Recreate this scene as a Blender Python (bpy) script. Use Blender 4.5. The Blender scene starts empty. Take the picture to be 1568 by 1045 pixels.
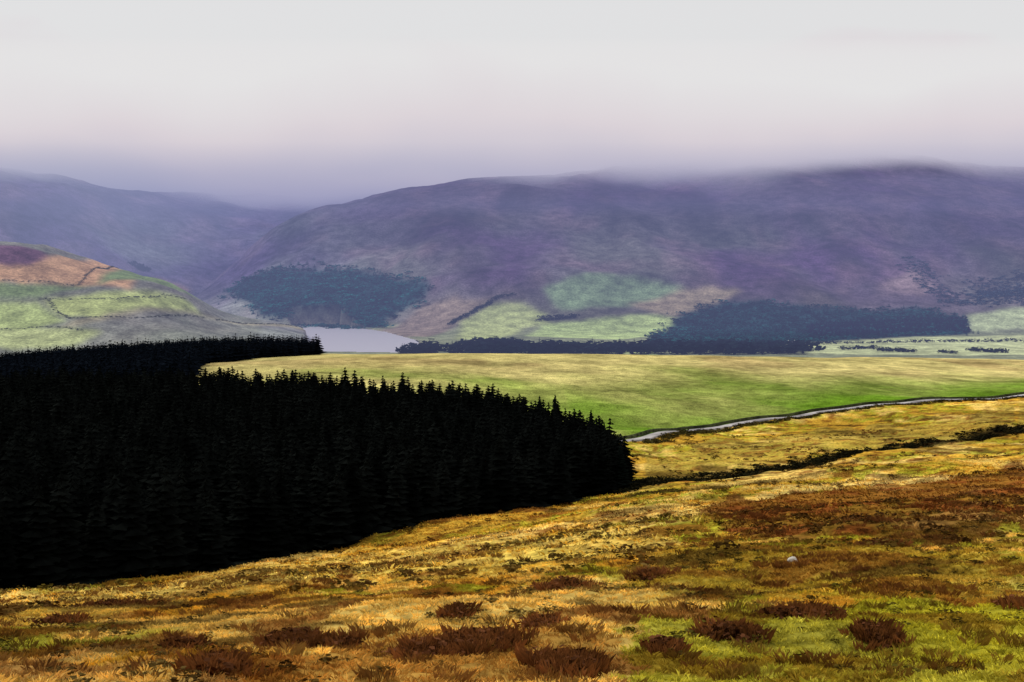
import bpy, math, numpy as np
from mathutils import Vector
rng=np.random.default_rng(7)
scene=bpy.context.scene
# ------------------------------------------------------------------ camera model (survey helpers)
K=0.3/784.0; TH=math.radians(2.67); CT,ST=math.cos(TH),math.sin(TH)
def bearing(px,py=560):
    a=(px-784)*K; b=(522.5-py)*K
    return a/(CT+b*ST)
def tz(py):
    b=(522.5-py)*K
    return (-ST+b*CT)/(CT+b*ST)
# ------------------------------------------------------------------ noise
def _h(xi,yi,s):
    h=(xi*374761393+yi*668265263+s*1442695041)&0xffffffff
    h=((h^(h>>13))*1274126177)&0xffffffff
    return ((h^(h>>16))&0xffffff)/float(0xffffff)
def vn(x,y,s=0):
    xi=np.floor(x).astype(np.int64); yi=np.floor(y).astype(np.int64)
    fx=x-xi; fy=y-yi; fx=fx*fx*(3-2*fx); fy=fy*fy*(3-2*fy)
    return (_h(xi,yi,s)*(1-fx)+_h(xi+1,yi,s)*fx)*(1-fy)+(_h(xi,yi+1,s)*(1-fx)+_h(xi+1,yi+1,s)*fx)*fy
def fbm(x,y,s=0,o=4):
    r=0;a=1;t=0
    for i in range(o):
        r=r+a*vn(x*2**i+17.3*i,y*2**i-9.1*i,s+i*13); t+=a; a*=.5
    return r/t
def sm(a,b,x):
    t=np.clip((x-a)/(b-a),0,1); return t*t*(3-2*t)
# ------------------------------------------------------------------ terrain
cols=[-500,0,150,300,500,784,960,1200,1568,2100]
S2=[(100,960),(130,908),(142,895),(155,880),(175,855),(215,808),(250,758),(290,728),(330,695),(380,665)]
S3=[(350,690),(350,655),(355,648),(360,642),(370,642),(390,660),(400,679),(470,652),(600,606),(720,575)]
S4=[(800,600),(800,570),(850,552),(1000,537),(800,539),(800,538),(850,540),(900,542),(950,547),(1000,550)]
NS=700;NC=240
sax=np.linspace(math.log(8),math.log(16000),NS); cax=np.linspace(-.95,.95,NC)
ct=np.array([bearing(c) for c in cols])
prof=[]
for i,c in enumerate(cols):
    ds=[-22,0,14,28,S2[i][0],S3[i][0],S4[i][0],2150,2400,16000]
    zs=[1.6,-1.65,-4.1,28*tz(1045),S2[i][0]*tz(S2[i][1]),S3[i][0]*tz(S3[i][1]),S4[i][0]*tz(S4[i][1]),-124,-127,-127]
    prof.append(np.interp(np.exp(sax)-30,ds,zs))
prof=np.array(prof)
tab=np.zeros((NC,NS))
for j in range(NS): tab[:,j]=np.interp(cax,ct,prof[:,j])
def blur(a,sig,axis):
    r=int(3*sig); k=np.exp(-np.arange(-r,r+1)**2/(2*sig*sig)); k/=k.sum()
    p=[(0,0)]*a.ndim; p[axis]=(r,r)
    ap=np.pad(a,p,'edge'); n=a.shape[axis]; out=0
    for i in range(len(k)):
        sl=[slice(None)]*a.ndim; sl[axis]=slice(i,i+n); out=out+k[i]*ap[tuple(sl)]
    return out
tab=blur(blur(tab,3,1),4,0)
def samp(c,s):
    u=np.clip((c-cax[0])/(cax[1]-cax[0]),0,NC-1.001); v=np.clip((s-sax[0])/(sax[1]-sax[0]),0,NS-1.001)
    i=u.astype(int); j=v.astype(int); fu=u-i; fv=v-j
    return (tab[i,j]*(1-fu)+tab[i+1,j]*fu)*(1-fv)+(tab[i,j+1]*(1-fu)+tab[i+1,j+1]*fu)*fv
def ridge(c,y,tabl,d0,z0,p=1.4,fall=1.3):
    tx=np.array([bearing(t[0],400) for t in tabl]); dr=np.array([t[1] for t in tabl],float)
    zr=np.array([t[1]*tz(t[2]) for t in tabl])
    f=np.linspace(-1,1,400); drs=np.interp(f,tx,dr); zrs=np.interp(f,tx,zr)
    k=np.hanning(13);k/=k.sum()
    drs=np.convolve(np.pad(drs,6,'edge'),k,'valid'); zrs=np.convolve(np.pad(zrs,6,'edge'),k,'valid')
    D=np.interp(c,f,drs); Z=np.interp(c,f,zrs); d00=d0 if np.isscalar(d0) else np.interp(c,[bearing(q[0],400) for q in d0],[q[1] for q in d0])
    t=(y-d00)/(D-d00)
    s=np.where(t<1,np.sin(np.clip(t,0,1)*math.pi/2)**p,np.exp(-((t-1)*fall)**2))
    return np.where(t<=0,-400,z0+(Z-z0)*s)
RB=[(-700,3000,335),(-300,3000,352),(0,2950,374),(80,2900,390),(150,2850,406),(215,2800,420),(285,2750,445),(345,2800,486),(460,2900,499),(520,2900,530),(2500,2900,560)]
RC=[(-700,5200,215),(-200,5200,236),(0,5300,258),(100,5500,278),(200,6000,296),(400,7000,303),(480,7200,304),(700,7600,306),(2500,7800,306)]
RD=[(-700,4300,520),(200,4300,505),(290,4300,462),(350,4400,415),(410,4600,360),(480,4900,320),(600,5200,296),(750,5500,275),(1000,6000,258),(1300,6200,232),(1568,6300,245),(2500,6400,250)]
RE=[(-700,3000,560),(1300,3600,560),(1420,3900,465),(1500,4000,415),(1568,4100,385),(1750,4300,350),(2500,4300,340)]
def smax(a,b,k):
    h=np.clip(.5+.5*(a-b)/k,0,1); return b*(1-h)+a*h+k*h*(1-h)
BAS=np.array([(bearing(470,500)*2500,2450),(bearing(652,530)*2450,2400),(bearing(640,520)*2800,2800),(bearing(590,508)*3150,3150),(bearing(520,500)*3500,3500),(bearing(440,500)*3500,3500),(bearing(470,500)*2900,2900)])
def inpoly(x,y,P):
    r=np.zeros(x.shape,bool); n=len(P)
    for i in range(n):
        x1,y1=P[i]; x2,y2=P[(i+1)%n]
        if y1==y2: continue
        c=((y1>y)!=(y2>y))&(x<(x2-x1)*(y-y1)/(y2-y1)+x1); r^=c
    return r
GC=[bearing(930),bearing(1100),bearing(1300),bearing(1568),bearing(2100)]; GD=[252,290,335,395,450]
def height(x,y,detail=True):
    x=np.asarray(x,float); y=np.asarray(y,float)
    c=x/np.maximum(y,60)
    s=np.log(np.maximum(y+30,8.01))
    A=samp(c,s)
    near=1-sm(500,900,y)
    gl=np.interp(c,GC,GD)
    A=A-near*.7*np.exp(-((y-gl)/8)**2)*sm(bearing(930),bearing(1050),c)
    A=A+near*sm(-5,25,y)*((fbm(x/9,y/11,3)-.5)*1.3+(fbm(x/2.2,y/2.6,5)-.5)*.6)+near*sm(60,250,y)*(fbm(x/40,y/50,9)-.5)*4
    A=A+sm(480,800,y)*(1-sm(1500,2000,y))*(fbm(x/120,y/160,19)-.5)*5
    B=ridge(c,y,RB,1900,-132,1.3,2.2); C=ridge(c,y,RC,[(0,3300),(350,4200),(2500,4200)],-132,1.2); D=ridge(c,y,RD,[(200,3300),(600,3250),(700,3000),(2500,3000)],-132,1.35); E=ridge(c,y,RE,3050,-132,1.1)
    H=smax(smax(B,C,14),smax(D,E,14),14)
    w=sm(-128,-40,H)
    rg=1-np.abs(fbm(x/520+3,y/800,31)*2-1)
    H=H+w*((fbm(x/700,y/1000,21)-.5)*45+(rg-.7)*46+(fbm(x/110,y/200,25)-.5)*20)
    Z=smax(A,H,6)-1.5
    bas=inpoly(x,y,BAS)
    far=sm(1500,2300,y)
    Z=np.where((far>.5)&~bas,np.maximum(Z,-128.8),Z)
    Z=np.where(bas,np.minimum(Z,-134),Z)
    return Z+1.5*(1-sm(500,900,y))
def survey(px,py,dmin=18,dmax=9000):
    t=np.exp(np.linspace(math.log(dmin),math.log(dmax),2200))
    bx=bearing(px,py)
    h=height(bx*t,t); zz=tz(py)*t
    w=np.nonzero(zz<h)[0]
    d=t[w[0]] if len(w) else dmax
    return (bx*d,d)
def P(pts,dmin=18): return np.array([survey(a,b,dmin) for a,b in pts])
# ------------------------------------------------------------------ land cover
L=[]
def reg(pts,col,dmin=18,var=.15): L.append((P(pts,dmin),np.array(col),var))
reg([(0,376),(60,382),(82,392),(70,404),(20,412),(-40,418),(-60,376)],(.13,.065,.105),1500)
reg([(-200,425),(50,404),(130,401),(240,424),(290,445),(200,443),(120,437),(0,430)],(.52,.31,.18),1500)
reg([(-200,430),(0,432),(140,438),(290,447),(300,457),(60,455),(-200,462)],(.17,.23,.10),1500)
reg([(-200,466),(60,460),(78,470),(110,492),(60,500),(-200,515)],(.30,.36,.14),1500)
reg([(72,458),(285,460),(312,486),(160,486),(106,484)],(.37,.42,.16),1500)
reg([(120,490),(330,489),(460,502),(470,512),(100,505)],(.30,.27,.18),1500)
reg([(-200,505),(60,500),(150,508),(120,530),(-200,545)],(.34,.38,.17),1500)
reg([(825,436),(900,415),(1000,428),(1045,438),(960,470),(850,470)],(.19,.27,.15),2600)
reg([(700,490),(745,465),(800,462),(830,478),(835,492),(800,500),(760,518),(690,520)],(.38,.43,.18),2600)
reg([(830,492),(900,488),(1000,480),(1034,487),(1018,512),(940,520),(800,514)],(.40,.50,.20),2600)
reg([(950,466),(1040,440),(1140,446),(1090,470),(1030,482)],(.30,.24,.17),2600)
reg([(575,505),(640,470),(700,455),(760,452),(730,470),(690,495),(650,516),(600,520)],(.22,.17,.14),2600)
reg([(1340,440),(1390,408),(1440,440),(1400,452)],(.24,.17,.19),2600)
reg([(1480,480),(1570,474),(1800,470),(1800,500),(1485,506)],(.40,.46,.26),2300)
reg([(1240,527),(1400,516),(1800,508),(1800,545),(1240,543)],(.46,.50,.26),2300)
reg([(930,540),(1000,528),(1000,545)],(.34,.4,.16),2300)
NFAR=len(L)
reg([(1055,795),(1120,765),(1300,752),(1568,712),(1900,695),(1900,825),(1568,822),(1330,832),(1150,826)],(.135,.034,.010),40)
reg([(1160,755),(1300,738),(1440,722),(1440,729),(1300,746),(1165,760)],(.72,.52,.16),40)
reg([(925,955),(1100,935),(1350,925),(1800,905),(1900,1200),(980,1200),(985,1010)],(.36,.37,.022),10)
reg([(950,745),(955,690),(1080,685),(1250,662),(1568,618),(1568,660),(1250,700)],(.36,.26,.045),60)
reg([(380,1010),(560,975),(700,962),(860,950),(930,985),(900,1060),(500,1060)],(.38,.18,.03),10)
reg([(0,930),(300,885),(700,830),(900,812),(1100,835),(700,880),(300,925),(0,965)],(.62,.43,.09),20)
reg([(960,850),(1250,835),(1568,838),(1568,900),(1200,910),(960,905)],(.42,.28,.035),20)
reg([(-100,1010),(150,1000),(330,1015),(360,1060),(200,1100),(-100,1100)],(.62,.42,.12),10)
F1=[(-500,101),(0,129),(300,154),(500,174),(784,214),(940,247),(962,262),(940,310),(905,350),(840,390),(700,420),(500,430),(300,440),(-500,450)]
F2=[(-500,455),(285,455),(300,640),(325,760),(400,860),(490,930),(490,1060),(300,1130),(-500,1150)]
F1p=np.array([(bearing(a)*d,d) for a,d in F1]); F2p=np.array([(bearing(a)*d,d) for a,d in F2])
RD0=P([(905,686),(940,680),(1000,668),(1060,659),(1150,646),(1250,632),(1400,617),(1568,606),(1750,594)],300)
W1=P([(340,447),(385,425),(460,412),(560,417),(660,432),(652,456),(600,484),(575,503),(520,506),(470,504),(400,484)],2600)
W2=P([(1036,486),(1110,462),(1190,466),(1340,478),(1400,470),(1482,488),(1482,512),(1380,516),(1240,524),(1150,531),(1010,531),(1000,515)],2400)
W3=P([(1382,392),(1420,405),(1478,468),(1440,462),(1400,430)],2600)
W4=P([(1478,468),(1500,425),(1700,395),(1700,462)],2600)
def cover(x,y,z):
    c=x/np.maximum(y,60)
    wx=x+(fbm(x/np.maximum(y*.02,1.2),y/np.maximum(y*.02,1.2)/2,41)-.5)*np.maximum(y,30)*.06
    wy=y+(fbm(x/np.maximum(y*.03,1.5),y/np.maximum(y*.04,1.5),47)-.5)*np.maximum(y,30)*.25
    n1=fbm(x/11,y/16,51,5)[...,None]; n2=fbm(x/2.6,y/3.6,57,4)[...,None]; n3=fbm(x/18+5,y/26,61,4)[...,None]
    n4=fbm(x/6,y/5,67,4)[...,None]
    gold=np.array((.52,.30,.035)); rust=np.array((.19,.06,.012)); straw=np.array((.72,.50,.13)); green=np.array((.29,.31,.02)); dk=np.array((.07,.032,.01))
    m=gold*np.ones_like(n1)
    m=m+(straw-m)*sm(.5,.62,n1)*.85
    m=m+(green-m)*sm(.45,.57,n3)*.8*sm(.35,.55,n2)
    m=m+(rust-m)*sm(.55,.66,n2)*.8
    m=m+(dk-m)*sm(.62,.70,n4)*.7
    farf=y>1300
    h1=fbm(x/260,y/520,71,5)[...,None]; h2=fbm(x/60,y/160,73,4)[...,None]; h3=fbm(x/120+9,y/420,77,5)[...,None]
    he=np.array((.085,.045,.115)); ol=np.array((.13,.125,.125)); tn=np.array((.22,.14,.18))  # hill colours carry added blue in place of distance haze
    up=sm(20,190,z)[...,None]
    hc=he+(ol-he)*sm(.3,.65,h1)*(1-up*.6)
    hc=hc+(tn-hc)*sm(.48,.72,h2)*.45
    hc=hc*(1-.45*sm(.52,.68,h3))
    low=(1-sm(-120,-20,z))[...,None]
    hc=hc+(np.array((.17,.165,.12))-hc)*low*.5
    lft=(sm(-.04,-.16,c))[...,None]
    hc=hc*(1+.6*lft)+lft*np.array((.01,.035,.04))  # left hills paled and blued in their colour, standing in for haze
    fl=np.array((.20,.22,.13))
    hc=hc+(fl-hc)*(1-sm(-127,-118,z))[...,None]
    bsp=(y>1700)&(y<3000)&(c<bearing(400))
    hc=np.where(bsp[...,None],hc*.4+np.array((.17,.18,.12))*.6,hc)
    ry=np.interp(x,RD0[:,0],RD0[:,1],left=RD0[0,1]-30)
    fe=np.array((.10,.19,.014)); fy=np.array((.46,.39,.15))
    ft=(y-ry)/np.maximum(920-ry,50)
    f=fe+(fy-fe)*np.clip(sm(.0,.66,ft+(fbm(x/60,y/130,81)-.5)*.9)[...,None],0,1)
    f=f+(np.array((.32,.23,.10))-f)*(sm(.54,.7,fbm(x/35,y/120,83))*sm(.3,.8,ft))[...,None]*.7
    f=f*(.72+.56*fbm(x/8,y/28,85)[...,None])
    isf=sm(-4,4,y-ry)[...,None]
    out=m*(1-isf)+f*isf
    out=np.where(farf[...,None],hc,out)
    for i,(pl,cl,v) in enumerate(L):
        far=i<NFAR
        sel=(y>1300) if far else (y<ry)
        k=inpoly(wx if not far else x+(wx-x)*.15,wy if not far else y+(wy-y)*.10,pl)&sel
        cc=cl*(.7+.6*n2) if not far else cl*(.8+.4*h2)
        if not far:
            cc=cc*.75+out*.25; cc=cc+(rust-cc)*sm(.56,.68,n2)*.6; cc=cc+(dk-cc)*sm(.6,.68,n4)*.6
        out=np.where(k[...,None],cc,out)
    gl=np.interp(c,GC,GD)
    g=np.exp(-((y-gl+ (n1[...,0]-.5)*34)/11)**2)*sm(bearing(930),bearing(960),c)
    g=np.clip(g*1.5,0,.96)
    # second, shorter heather bank with painted shade below the gully beside the plantation corner
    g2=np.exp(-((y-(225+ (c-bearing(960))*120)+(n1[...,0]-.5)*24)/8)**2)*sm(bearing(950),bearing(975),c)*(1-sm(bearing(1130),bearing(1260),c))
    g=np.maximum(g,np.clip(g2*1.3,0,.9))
    out=out*(1-g[...,None])+np.array((.022,.016,.007))*g[...,None]  # strip darkened for heather, with the bank's shade painted in
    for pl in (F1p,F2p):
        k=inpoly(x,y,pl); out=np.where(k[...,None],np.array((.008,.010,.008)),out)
    for pl in (W1,W2):
        k=inpoly(x,y,pl); out=np.where(k[...,None],np.array((.012,.05,.055)),out)
    k=(z<-129.2)&(y>2000); out=np.where(k[...,None],np.array((.2,.17,.14)),out)
    return out
# ------------------------------------------------------------------ helpers
def mkmesh(name,V,F,mat,col=None,smooth=False,link=True,parent=None):
    me=bpy.data.meshes.new(name)
    V=np.ascontiguousarray(V,dtype=np.float32); F=np.ascontiguousarray(F,dtype=np.int32)
    n=F.shape[1]
    me.vertices.add(len(V)); me.vertices.foreach_set('co',V.ravel())
    me.loops.add(F.size); me.loops.foreach_set('vertex_index',F.ravel())
    me.polygons.add(len(F)); me.polygons.foreach_set('loop_start',np.arange(0,F.size,n,dtype=np.int32))
    me.polygons.foreach_set('use_smooth',np.full(len(F),smooth))
    me.update(calc_edges=True)
    if col is not None:
        a=me.attributes.new('cover','FLOAT_COLOR','POINT')
        c4=np.ones((len(V),4),np.float32); c4[:,:3]=col; a.data.foreach_set('color',c4.ravel())
    me.materials.append(mat)
    ob=bpy.data.objects.new(name,me); scene.collection.objects.link(ob)
    if parent: ob.parent=parent
    return ob
def newmat(name):
    m=bpy.data.materials.new(name); m.use_nodes=True; nt=m.node_tree; nt.nodes.clear()
    out=nt.nodes.new('ShaderNodeOutputMaterial'); return m,nt,out
def surf(name,base=None,attr=False,rough=.95,scales=((1.0,.3),),bump=0,bscale=3,spec=.1,det=3):
    m,nt,out=newmat(name); N=nt.nodes.new; lk=nt.links.new
    b=N('ShaderNodeBsdfPrincipled'); b.inputs['Roughness'].default_value=rough; b.inputs['Specular IOR Level'].default_value=spec
    if spec==0:
        b=N('ShaderNodeBsdfDiffuse')
    lk(b.outputs[0],out.inputs[0])
    tc=N('ShaderNodeNewGeometry')
    if attr:
        a=N('ShaderNodeAttribute'); a.attribute_name='cover'; cur=a.outputs['Color']
    else:
        r=N('ShaderNodeRGB'); r.outputs[0].default_value=(*base,1); cur=r.outputs[0]
    for sc,am in scales:
        n=N('ShaderNodeTexNoise'); n.inputs['Scale'].default_value=sc; n.inputs['Detail'].default_value=det
        mp=N('ShaderNodeVectorMath'); mp.operation='MULTIPLY'; mp.inputs[1].default_value=(1,.6,1)
        lk(tc.outputs['Position'],mp.inputs[0]); lk(mp.outputs[0],n.inputs['Vector'])
        mr=N('ShaderNodeMapRange'); mr.inputs[1].default_value=.32; mr.inputs[2].default_value=.68
        mr.inputs[3].default_value=1-am; mr.inputs[4].default_value=1+am
        lk(n.outputs['Fac'],mr.inputs[0])
        mx=N('ShaderNodeVectorMath'); mx.operation='SCALE'; lk(cur,mx.inputs[0]); lk(mr.outputs[0],mx.inputs['Scale']); cur=mx.outputs[0]
    lk(cur,b.inputs[0])
    if bump:
        n=N('ShaderNodeTexNoise'); n.inputs['Scale'].default_value=bscale; n.inputs['Detail'].default_value=4
        lk(tc.outputs['Position'],n.inputs['Vector'])
        bp=N('ShaderNodeBump'); bp.inputs['Strength'].default_value=1; bp.inputs['Distance'].default_value=bump
        lk(n.outputs['Fac'],bp.inputs['Height']); lk(bp.outputs[0],b.inputs['Normal'])
    return m
# ------------------------------------------------------------------ terrain mesh
NR,NCc=1250,900
yr=np.exp(np.linspace(math.log(10),math.log(14000),NR))-30
cr=np.linspace(-.58,.58,NCc)
Y=np.repeat(yr[:,None],NCc,1); X=cr[None,:]*(Y+45)
Z=height(X,Y)
C=cover(X,Y,Z)
fr=np.searchsorted(yr,1500)
C[fr:]=blur(blur(C[fr:],1.5,1),.8,0)
V=np.stack([X,Y,Z],-1).reshape(-1,3)
idx=np.arange(NR*NCc).reshape(NR,NCc)
F=np.stack([idx[:-1,:-1],idx[:-1,1:],idx[1:,1:],idx[1:,:-1]],-1).reshape(-1,4)
gm=surf('moor_and_hill_ground',attr=True,scales=((.0065,.2),(.04,.34),(.25,.3),(2.2,.45)),bump=.12,bscale=2.5,spec=0)
mkmesh('terrain',V,F,gm,C.reshape(-1,3),smooth=True)
# ------------------------------------------------------------------ templates
def conifer(nw,per,r,R=.19,pw=.8):
    vs=[];fs=[]
    def quad(a,b,c,d):
        i=len(vs); vs.extend([a,b,c,d]); fs.append((i,i+1,i+2,i+3))
    for k in range(4):
        a0=k*math.pi/2; a1=a0+math.pi/2
        quad((.018*math.cos(a0),.018*math.sin(a0),-.05),(.018*math.cos(a1),.018*math.sin(a1),-.05),(.002*math.cos(a1),.002*math.sin(a1),1),(.002*math.cos(a0),.002*math.sin(a0),1))
    for w in range(nw):
        h=.03+.95*(w/(nw-1))**.92
        rad=R*(1-h)**pw*(.85+.3*r.random())+.008
        ph=r.random()*6.28
        for b in range(per):
            a=ph+b*6.283/per+r.normal()*.15; q=rad*(.7+.5*r.random()); hh=h+r.normal()*.012
            wd=q*.42; dr=q*(.35+.3*r.random())
            ca,sa=math.cos(a),math.sin(a)
            quad((0,0,hh+.03),(ca*q*.6+sa*wd,sa*q*.6-ca*wd,hh-dr*.75),(ca*q,sa*q,hh-dr*.5),(ca*q*.6-sa*wd,sa*q*.6+ca*wd,hh-dr*.75))
    return np.array(vs),np.array(fs)
def bush(n,r):
    vs=[];fs=[]
    lob=r.normal(size=(5,3))*np.array([.28,.28,.16])+np.array([0,0,.5])
    for i in range(n):
        l=lob[r.integers(5)]; d=r.normal(size=3); d/=np.linalg.norm(d)
        p=l+d*.3*np.array([1,1,.85]); p[2]=max(p[2],.02)
        u=r.normal(size=3); u-=d*u.dot(d)*.7; u/=np.linalg.norm(u); v=np.cross(d,u); s=.09+.08*r.random()
        j=len(vs); vs.extend([p-u*s,p-v*s,p+u*s,p+v*s]); fs.append((j,j+1,j+2,j+3))
    return np.array(vs),np.array(fs)
def tuft(n,r,spread=.12,h=(.5,1.),lean=.35,w=.03):
    vs=[];fs=[]
    for i in range(n):
        a=r.random()*6.283; q=spread*math.sqrt(r.random()); x,y=q*math.cos(a),q*math.sin(a)
        hh=h[0]+(h[1]-h[0])*r.random(); le=lean*(.3+r.random()); a2=a+r.normal()*.6
        t=r.random()*3.14; dx,dy=w*math.cos(t),w*math.sin(t)
        tip=(x+le*math.cos(a2)*hh,y+le*math.sin(a2)*hh,hh*(1-.3*le))
        mid=(x+le*.3*math.cos(a2)*hh,y+le*.3*math.sin(a2)*hh,hh*.55)
        j=len(vs); vs.extend([(x-dx,y-dy,-.08),(x+dx,y+dy,-.08),(mid[0]+dx*.8,mid[1]+dy*.8,mid[2]),tip]); fs.append((j,j+1,j+2,j+3))
    return np.array(vs),np.array(fs)
def merge(T,pos,sxy,sz,col):
    n=len(pos); ti=rng.integers(len(T),size=n); rot=rng.random(n)*6.283
    Vs=[];Fs=[];Cs=[];off=0
    for t,(tv,tf) in enumerate(T):
        k=np.nonzero(ti==t)[0]
        if not len(k): continue
        c,s=np.cos(rot[k])[:,None],np.sin(rot[k])[:,None]
        v=np.empty((len(k),len(tv),3)); a=sxy[k][:,None]
        v[:,:,0]=(tv[:,0]*c-tv[:,1]*s)*a+pos[k][:,0:1]; v[:,:,1]=(tv[:,0]*s+tv[:,1]*c)*a+pos[k][:,1:2]; v[:,:,2]=tv[:,2]*sz[k][:,None]+pos[k][:,2:3]
        Vs.append(v.reshape(-1,3)); Fs.append((tf[None]+off+np.arange(len(k))[:,None,None]*len(tv)).reshape(-1,4))
        Cs.append(np.repeat(col[k],len(tv),0)); off+=len(k)*len(tv)
    return np.concatenate(Vs),np.concatenate(Fs),np.concatenate(Cs)
def scatter_poly(poly,sp,jit=.35,soft=0):
    x0,y0=poly.min(0); x1,y1=poly.max(0)
    gx,gy=np.meshgrid(np.arange(x0,x1,sp),np.arange(y0,y1,sp)); gx=gx.ravel(); gy=gy.ravel()
    gx=gx+rng.normal(size=gx.shape)*sp*jit; gy=gy+rng.normal(size=gx.shape)*sp*jit
    k=inpoly(gx+rng.normal(size=gx.shape)*soft,gy+rng.normal(size=gx.shape)*soft*2,poly); return gx[k],gy[k]
def plant(name,gx,gy,T,hgt,ratio,base,mat,cv=.3,sink=.1,hv=.13):
    n=len(gx); z=height(gx,gy)
    sz=hgt*(1+rng.normal(size=n)*hv).clip(.6,1.4); sxy=sz*ratio*(1+rng.normal(size=n)*.1).clip(.7,1.3)
    col=np.array(base)[None]*(1+ (rng.random((n,1))-.5)*2*cv)
    v,f,c=merge(T,np.stack([gx,gy,z-sink],1),sxy,sz,col)
    return mkmesh(name,v,f,mat,c)
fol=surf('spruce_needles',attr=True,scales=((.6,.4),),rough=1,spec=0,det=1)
folf=surf('distant_needles',attr=True,scales=((.012,.5),),rough=1,spec=0,det=2)
leaf=surf('leaf_foliage',attr=True,scales=((.1,.3),),rough=1,spec=0,det=1)
con_hi=[conifer(14,7,rng,.19,.62) for _ in range(7)]
con_lo=[conifer(8,5,rng,.22,.7) for _ in range(5)]
bs=[bush(90,rng) for _ in range(5)]; bsl=[bush(34,rng) for _ in range(4)]
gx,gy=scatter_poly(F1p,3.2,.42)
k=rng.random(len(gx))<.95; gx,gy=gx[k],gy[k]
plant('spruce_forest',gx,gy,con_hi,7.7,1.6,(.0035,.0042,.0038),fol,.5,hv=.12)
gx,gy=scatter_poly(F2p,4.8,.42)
plant('spruce_forest',gx,gy,con_lo,9.0,1.8,(.0035,.005,.008),fol,hv=.14)
gx,gy=scatter_poly(W1,13,soft=14)
plant('conifer_plantation',gx,gy,con_lo+bsl,8,2.7,(.006,.095,.09),folf,.5)
gx,gy=scatter_poly(W2,12,soft=14)
plant('conifer_plantation',gx,gy,con_lo+bsl,6.5,2.8,(.006,.055,.055),folf,.6)
gx,gy=scatter_poly(W3,10,soft=22); g2=scatter_poly(W4,10,soft=22); gx=np.r_[gx,g2[0]]; gy=np.r_[gy,g2[1]]
plant('hillside_scrub',gx,gy,bsl,4,3.0,(.03,.06,.09),leaf,.3,1)
for px,d,h in [(950,254,7.0),(936,283,7.6),(925,318,7.4),(905,340,9.2),(880,362,7.5),(850,388,9.8),(826,400,8.8)]:
    x=bearing(px,650)*d; T=[conifer(22,10,rng)]
    z=float(height(np.array([x]),np.array([d]))[0])
    v,f,c=merge(T,np.array([[x,d,z-.1]]),np.array([h*1.35]),np.array([h]),np.array([[.004,.006,.005]]))
    mkmesh('spruce_tree',v,f,fol,c)
def line_pts(pts,sp,dmin=18,jit=1.5):
    p=P(pts,dmin); d=np.r_[0,np.cumsum(np.hypot(*np.diff(p,axis=0).T))]; t=np.arange(0,d[-1],sp)
    x=np.interp(t,d,p[:,0]); y=np.interp(t,d,p[:,1]); return x+rng.normal(size=x.shape)*jit,y+rng.normal(size=x.shape)*jit
vx=[];vy=[]
for n,a,b,d0,d1 in [(60,612,665,2330,2500),(300,690,1000,2330,2520),(90,725,800,2500,2600),(200,1000,1240,2330,2560)]:
    pxs=a+(b-a)*rng.random(n); d=d0+(d1-d0)*rng.random(n); vx.append(np.array([bearing(q,530) for q in pxs])*d); vy.append(d)
vx=np.concatenate(vx); vy=np.concatenate(vy); k=~inpoly(vx,vy,BAS)
plant('valley_tree_belt',vx[k],vy[k],con_lo+bsl,12.5,2.3,(.006,.012,.014),fol,.4,1,hv=.25)
wx,wy=scatter_poly(P([(1235,500),(1300,494),(1400,490),(1480,489),(1484,510),(1380,515),(1240,521)],2400),9)
plant('dark_conifer_plantation',wx,wy,con_lo,9,2.8,(.003,.004,.016),fol,.3)
hx=[];hy=[]
def hl(pts,dmin,sp=7): a,b=line_pts(pts,sp,dmin); hx.append(a); hy.append(b)
hl([(825,492),(850,490),(884,487)],2500,3); hl([(825,487),(884,484)],2500,5)
hl([(690,498),(730,475),(760,458),(790,452)],2500,4)
hl([(1345,538),(1400,540)],2200,2); hl([(1440,541),(1465,542)],2200,3); hl([(1485,538),(1540,541)],2200,2); hl([(1240,528),(1400,525),(1568,524)],2200,6)
hl([(1290,536),(1340,534)],2200,3)
plant('valley_hedgerow',np.concatenate(hx),np.concatenate(hy),bsl,5.5,1.6,(.012,.022,.02),leaf,.4,.5,hv=.25)
hx=[];hy=[]
hl([(72,458),(82,472),(108,488)],1600,4); hl([(60,458),(180,458),(285,459)],1600,5); hl([(110,488),(230,487),(312,487)],1600,4)
hl([(0,430),(120,437),(290,446)],1600,5); hl([(0,505),(60,501),(130,507)],1600,5); hl([(330,490),(460,502)],1600,5)
plant('field_hedgerow',np.concatenate(hx),np.concatenate(hy),bsl,2.0,2.2,(.09,.10,.06),leaf,.3,.5)
a=P([(205,406),(228,408),(226,419),(204,417)],1600); x=a[:,0].mean()+rng.normal(size=26)*10; y=a[:,1].mean()+rng.normal(size=26)*12
plant('hillside_copse',x,y,bs,11,1.2,(.010,.016,.03),leaf,.3,.5)
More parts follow.
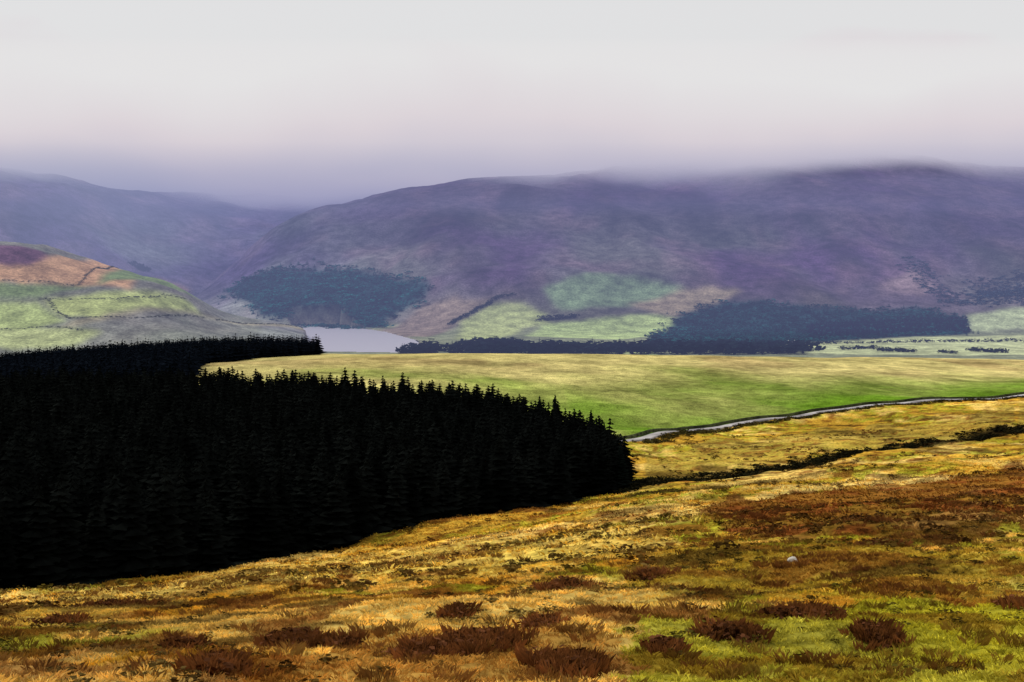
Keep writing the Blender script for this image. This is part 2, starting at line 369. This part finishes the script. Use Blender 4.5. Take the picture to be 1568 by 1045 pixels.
# ------------------------------------------------------------------ road, wall
d=np.r_[0,np.cumsum(np.hypot(*np.diff(RD0,axis=0).T))]; t=np.arange(0,d[-1],2.0)
k=np.hanning(31);k/=k.sum()
rx=np.convolve(np.pad(np.interp(t,d,RD0[:,0]),15,'edge'),k,'valid')[12:]; ry=np.convolve(np.pad(np.interp(t,d,RD0[:,1]),15,'edge'),k,'valid')[12:]
tx_=np.gradient(rx); ty_=np.gradient(ry); l=np.hypot(tx_,ty_)+1e-9; nx,ny=-ty_/l,tx_/l
def strip(name,offs,dz,mat):
    rows=[]
    base=height(rx,ry); kk=np.hanning(15);kk/=kk.sum(); base=np.convolve(np.pad(base,7,'edge'),kk,'valid')
    for o,zz in zip(offs,dz):
        x=rx+nx*o; y=ry+ny*o
        rows.append(np.stack([x,y,base+zz],1))
    V=np.concatenate(rows); n=len(rx); m=len(offs)
    i=np.arange(n-1); F=np.concatenate([np.stack([j*n+i,j*n+i+1,(j+1)*n+i+1,(j+1)*n+i],1) for j in range(m-1)])
    return mkmesh(name,V,F,mat)
strip('moorland_road',[-1.7,-1.4,0,1.4,1.7],[-.7,.28,.33,.28,-.7],surf('worn_asphalt',(.34,.32,.32),scales=((.15,.4),(1,.15)),rough=1,spec=0))
strip('drystone_wall',[2.8,2.9,3.05,3.25,3.4,3.5],[-.7,.65,.85,.85,.65,-.7],surf('dark_mossy_stone',(.045,.05,.02),scales=((.12,.6),(1.2,.6),(4,.4)),bump=.1,bscale=2))
q=rng.integers(len(rx),size=700); gx=rx[q]-nx[q]*(2+rng.random(700)*4); gy=ry[q]-ny[q]*(2+rng.random(700)*4)
plant('roadside_rushes',gx,gy,bsl,.7,2.4,(.05,.04,.012),leaf,.5,.1)
# ------------------------------------------------------------------ water
wp=[(x,y) for x,y in [(-440,2380),(-90,2380),(-90,3540),(-560,3540)]]
wm,nt,out=newmat('reservoir_water'); b=nt.nodes.new('ShaderNodeBsdfPrincipled'); b.inputs['Base Color'].default_value=(.46,.44,.50,1); b.inputs['Roughness'].default_value=.3  # pale base colour stands in for sky reflected on the water
n=nt.nodes.new('ShaderNodeTexNoise'); n.inputs['Scale'].default_value=.4; g=nt.nodes.new('ShaderNodeNewGeometry'); nt.links.new(g.outputs['Position'],n.inputs['Vector'])
bp=nt.nodes.new('ShaderNodeBump'); bp.inputs['Distance'].default_value=.4; nt.links.new(n.outputs['Fac'],bp.inputs['Height']); nt.links.new(bp.outputs[0],b.inputs['Normal']); nt.links.new(b.outputs[0],out.inputs[0])
mkmesh('reservoir_water',np.array([(x,y,-130.2) for x,y in wp]),np.array([(0,1,2,3)]),wm)
# ------------------------------------------------------------------ farmhouse
def farmhouse(px,d,w=13,dp=7,h=5.5):
    x=bearing(px,525)*d; z=float(height(np.array([x]),np.array([d]))[0])
    e=bpy.data.objects.new('farmhouse',None); scene.collection.objects.link(e); e.location=(x,d,z)
    wh=surf('whitewash',(.8,.8,.78),scales=((.5,.05),)); sl=surf('slate',(.08,.08,.1),scales=((1,.2),)); gl=surf('window_glass',(.03,.03,.04),rough=.2); dr=surf('door_paint',(.1,.03,.02))
    def box(n,a,b,m):
        v=[(i,j,k) for i in (a[0],b[0]) for j in (a[1],b[1]) for k in (a[2],b[2])]
        mkmesh(n,np.array(v),np.array([(0,1,3,2),(4,6,7,5),(0,4,5,1),(2,3,7,6),(0,2,6,4),(1,5,7,3)]),m,parent=e)
    box('walls',(-w/2,-dp/2,-1),(w/2,dp/2,h),wh)
    mkmesh('gables',np.array([(-w/2,-dp/2,h),(-w/2,dp/2,h),(-w/2,0,h+3),(-w/2,0,h+3),(w/2,-dp/2,h),(w/2,dp/2,h),(w/2,0,h+3),(w/2,0,h+3)]),np.array([(0,1,2,3),(4,5,6,7)]),wh,parent=e)
    mkmesh('roof',np.array([(-w/2-.3,-dp/2-.4,h-.1),(w/2+.3,-dp/2-.4,h-.1),(w/2+.3,0,h+3.1),(-w/2-.3,0,h+3.1),(-w/2-.3,dp/2+.4,h-.1),(w/2+.3,dp/2+.4,h-.1)]),np.array([(0,1,2,3),(3,2,5,4)]),sl,parent=e)
    for i,s in enumerate((-1,1)): box('chimney_%d'%i,(s*(w/2-.8)-.5,-.5,h+2),(s*(w/2-.8)+.5,.5,h+4.3),wh)
    for i,u in enumerate((-w*.35,-w*.14,w*.14,w*.35)):
        for j,zz in enumerate((1,h*.65)): box('window_%d_%d'%(i,j),(u-.5,-dp/2-.05,zz),(u+.5,-dp/2+.02,zz+1.3),gl)
    box('door',(-.5,-dp/2-.06,0),(.5,-dp/2+.02,2.1),dr)
farmhouse(1212,2600,11,6,4.5)
# ------------------------------------------------------------------ moor vegetation
gmat=surf('moor_grass',attr=True,scales=((.9,.2),),rough=1,spec=0,det=1)
def field_pts(n,d0,d1,cm=.36):
    d=np.sqrt(d0*d0+(d1*d1-d0*d0)*rng.random(n)); c=(rng.random(n)*2-1)*cm; x=c*(d+6); 
    k=~inpoly(x,d,F1p); return x[k],d[k]
def grass(name,n,d0,d1,T,h,ratio,dark=1.,cv=.35,gate=None,tint=None):
    x,y=field_pts(n,d0,d1)
    if gate is not None:
        k=gate(x,y); x,y=x[k],y[k]
    z=height(x,y); ryy=np.interp(x,RD0[:,0],RD0[:,1]); k=y<ryy-6; x,y,z=x[k],y[k],z[k]
    c=cover(x,y,z)*dark*(1+(rng.random((len(x),1))-.5)*2*cv)
    if tint is not None: c=c*.35+np.array(tint)*.65*(.6+.8*rng.random((len(x),1)))
    s=h*(.5+rng.random(len(x)))
    v,f,cc=merge(T,np.stack([x,y,z],1),s*ratio,s,c)
    mkmesh(name,v,f,gmat,cc)
tf=[tuft(14,rng,.5,(.4,1.),.5,.035) for _ in range(8)]
tf2=[tuft(8,rng,.6,(.4,1.),.6,.08) for _ in range(6)]
rs=[tuft(60,rng,.6,(.4,1.),.4,.014) for _ in range(6)]
grass('moor_grass',56000,17,75,tf,.10,1.9,1.3,.5)
grass('moor_grass',30000,75,240,tf2,.19,2.6,1.3,.5)
gate=lambda x,y:(fbm(x/5,y/5,91)+.3*rng.random(x.shape)>.74)
grass('rush_tussocks',9000,26,120,rs,.20,1.7,.8,gate=gate,tint=(.17,.06,.018))
gate2=lambda x,y:(fbm(x/10,y/14,95)+.25*rng.random(x.shape)>.71)
grass('heather_clumps',11000,60,420,bsl,.36,2.0,.5,gate=gate2,tint=(.05,.022,.008))
gate3=lambda x,y:(fbm(x/4,y/5,99)+.25*rng.random(x.shape)>.71)
grass('dark_rush_clumps',8000,22,130,bsl,.14,2.4,.4,gate=gate3,tint=(.04,.026,.008))
# larger heather and rush stands at surveyed spots
hx=[];hy=[];tx2=[]
for px,py,w,n in [(450,990,75,150),(525,995,35,70),(285,995,35,60),(830,965,40,80),(870,1022,85,150),(1225,948,80,150),(1120,972,70,80),(710,1000,80,120),(100,955,60,80),(180,928,80,80),(700,945,35,40),(1355,838,50,80),(995,885,40,50),(1020,1000,30,40),(860,905,60,70),(1340,975,60,50),(330,1025,60,60),(1230,690,70,80),(1330,662,50,50),(760,985,60,80),(640,1005,50,60),(1560,930,40,50)]:
    x,y=survey(px,py); hw=w*K*y*.5
    hx.append(x+rng.normal(size=n)*hw*.55); hy.append(y+rng.normal(size=n)*max(hw,.4)*.8)
hx=np.concatenate(hx); hy=np.concatenate(hy); k=~inpoly(hx,hy,F1p)
hx=hx[k];hy=hy[k]
k=rng.random(len(hx))<.5
plant('heather_stand',hx[k],hy[k],bsl,.24,1.6,(.09,.034,.014),leaf,.6,.03,hv=.25)
plant('rush_stand',hx[~k],hy[~k],rs,.30,1.2,(.20,.075,.022),gmat,.5,.02,hv=.25)
n=1100; c=GC[0]+(.36-GC[0])*rng.random(n); gy=np.interp(c,GC,GD)+rng.normal(size=n)*7; gx=c*gy
plant('gully_heather',gx,gy,bsl,.7,2.6,(.012,.011,.005),leaf,.5,.1)  # near-black heather deepens the gully's painted dark strip
def boulder(px,py,s):
    x,y=survey(px,py); z=float(height(np.array([x]),np.array([y]))[0])
    import bmesh
    bm=bmesh.new(); bmesh.ops.create_icosphere(bm,subdivisions=3,radius=1)
    for v in bm.verts:
        q=v.co; f=.75+.5*float(fbm(np.array([q.x*1.7+q.z]),np.array([q.y*1.7-q.z]),7)[0]); v.co=Vector((q.x*f*s,q.y*f*s*.8,q.z*f*s*.65))
    me=bpy.data.meshes.new('limestone_boulder'); bm.to_mesh(me); bm.free(); me.materials.append(surf('pale_limestone',(.5,.47,.40),scales=((4,.2),),bump=.03,bscale=8))
    o=bpy.data.objects.new('limestone_boulder',me); scene.collection.objects.link(o); o.location=(x,y,z+s*.2)
boulder(1213,860,.18)
# ------------------------------------------------------------------ mist and low cloud (volumes glowing in place of scattered light)
def boxobj(name,a,b,mat):
    v=[(i,j,k) for i in (a[0],b[0]) for j in (a[1],b[1]) for k in (a[2],b[2])]
    return mkmesh(name,np.array(v),np.array([(0,1,3,2),(4,6,7,5),(0,4,5,1),(2,3,7,6),(0,2,6,4),(1,5,7,3)]),mat)
def haze(k,LC):
    m,nt,out=newmat('valley_haze')
    ab=nt.nodes.new('ShaderNodeVolumeAbsorption'); ab.inputs['Color'].default_value=(0,0,0,1); ab.inputs['Density'].default_value=k
    em=nt.nodes.new('ShaderNodeEmission'); em.inputs['Color'].default_value=(*LC,1); em.inputs['Strength'].default_value=k  # haze glows by itself to stand in for light scattered in mist
    ad=nt.nodes.new('ShaderNodeAddShader'); nt.links.new(ab.outputs[0],ad.inputs[0]); nt.links.new(em.outputs[0],ad.inputs[1]); nt.links.new(ad.outputs[0],out.inputs['Volume'])
    return m
boxobj('valley_haze',(-9000,1300,-420),(9000,7400,110),haze(1.8e-4,(.205,.24,.47)))
boxobj('upper_haze',(-9000,3300,110.5),(9000,7400,230),haze(3.0e-4,(.235,.245,.47)))
boxobj('side_valley_haze',(-3200,3150,-125),(-820,7300,240),haze(2.6e-4,(.37,.42,.56)))  # extra glowing haze that pales the left hills
m,nt,out=newmat('low_cloud'); N=nt.nodes.new; lk=nt.links.new
tc=N('ShaderNodeTexCoord'); sp=N('ShaderNodeSeparateXYZ'); lk(tc.outputs['Object'],sp.inputs[0])
no=N('ShaderNodeTexNoise'); no.inputs['Scale'].default_value=1/600; no.inputs['Detail'].default_value=4; lk(tc.outputs['Object'],no.inputs['Vector'])
ma=N('ShaderNodeMath'); ma.operation='MULTIPLY_ADD'; ma.inputs[1].default_value=360; lk(no.outputs['Fac'],ma.inputs[0]); lk(sp.outputs['Z'],ma.inputs[2])
mr=N('ShaderNodeMapRange'); mr.interpolation_type='SMOOTHSTEP'; mr.inputs[1].default_value=375; mr.inputs[2].default_value=510; mr.inputs[3].default_value=0; mr.inputs[4].default_value=.006
lk(ma.outputs[0],mr.inputs[0])
ab=N('ShaderNodeVolumeAbsorption'); ab.inputs['Color'].default_value=(0,0,0,1); lk(mr.outputs[0],ab.inputs['Density'])
m2=N('ShaderNodeMapRange'); m2.inputs[1].default_value=400; m2.inputs[2].default_value=660; lk(ma.outputs[0],m2.inputs[0])
cr_=N('ShaderNodeValToRGB'); e=cr_.color_ramp.elements; e[0].position=0; e[0].color=(.55,.53,.63,1); e[1].position=1; e[1].color=(.775,.765,.77,1)  # cloud's dim lilac base and white top painted into its glow
q=e.new(.45); q.color=(.71,.645,.685,1)
lk(m2.outputs[0],cr_.inputs[0])
em=N('ShaderNodeEmission'); lk(cr_.outputs[0],em.inputs['Color']); lk(mr.outputs[0],em.inputs['Strength'])
ad=N('ShaderNodeAddShader'); lk(ab.outputs[0],ad.inputs[0]); lk(em.outputs[0],ad.inputs[1]); lk(ad.outputs[0],out.inputs['Volume'])
boxobj('low_cloud',(-4500,4300,140),(4500,8300,560),m)
# ------------------------------------------------------------------ world
az,el=math.radians(-50),math.radians(42)
sd=Vector((math.sin(az)*math.cos(el),math.cos(az)*math.cos(el),math.sin(el)))
w=bpy.data.worlds.new('World'); scene.world=w; w.use_nodes=True; nt=w.node_tree; nt.nodes.clear(); N=nt.nodes.new; lk=nt.links.new
out=N('ShaderNodeOutputWorld'); sky=N('ShaderNodeTexSky'); sky.sky_type='NISHITA'; sky.sun_disc=False; sky.sun_elevation=el; sky.sun_rotation=az
b1=N('ShaderNodeBackground'); b1.inputs[1].default_value=.1; lk(sky.outputs[0],b1.inputs[0])
tc=N('ShaderNodeTexCoord'); sp=N('ShaderNodeSeparateXYZ'); lk(tc.outputs['Generated'],sp.inputs[0])
mp=N('ShaderNodeVectorMath'); mp.operation='MULTIPLY'; mp.inputs[1].default_value=(1,1,2.6); lk(tc.outputs['Generated'],mp.inputs[0])
no=N('ShaderNodeTexNoise'); no.inputs['Scale'].default_value=5; no.inputs['Detail'].default_value=6; lk(mp.outputs[0],no.inputs['Vector'])
ma=N('ShaderNodeMath'); ma.operation='MULTIPLY_ADD'; ma.inputs[1].default_value=.16; lk(no.outputs['Fac'],ma.inputs[0]); lk(sp.outputs['Z'],ma.inputs[2])
rp=N('ShaderNodeValToRGB'); e=rp.color_ramp.elements; e[0].position=.13; e[0].color=(.66,.58,.64,1); e[1].position=.20; e[1].color=(.76,.755,.76,1)
q=e.new(.168); q.color=(.74,.67,.70,1)
lk(ma.outputs[0],rp.inputs[0])
b2=N('ShaderNodeBackground'); lk(rp.outputs[0],b2.inputs[0]); b2.inputs[1].default_value=1
mx=N('ShaderNodeMixShader'); mx.inputs[0].default_value=.96; lk(b1.outputs[0],mx.inputs[1]); lk(b2.outputs[0],mx.inputs[2]); lk(mx.outputs[0],out.inputs[0])
su=bpy.data.lights.new('sun','SUN'); su.energy=2.4; su.angle=math.radians(6); su.color=(1,.95,.86)
so=bpy.data.objects.new('sun',su); so.rotation_euler=sd.to_track_quat('Z','Y').to_euler(); scene.collection.objects.link(so)
# ------------------------------------------------------------------ camera
cd=bpy.data.cameras.new('camera'); cd.lens=60; cd.sensor_width=36; cd.clip_start=.5; cd.clip_end=40000
co=bpy.data.objects.new('camera',cd); co.location=(0,0,0); co.rotation_euler=(math.radians(90)-TH,0,0); scene.collection.objects.link(co); scene.camera=co
scene.view_settings.view_transform='Standard'; scene.view_settings.look='None'; scene.view_settings.exposure=0
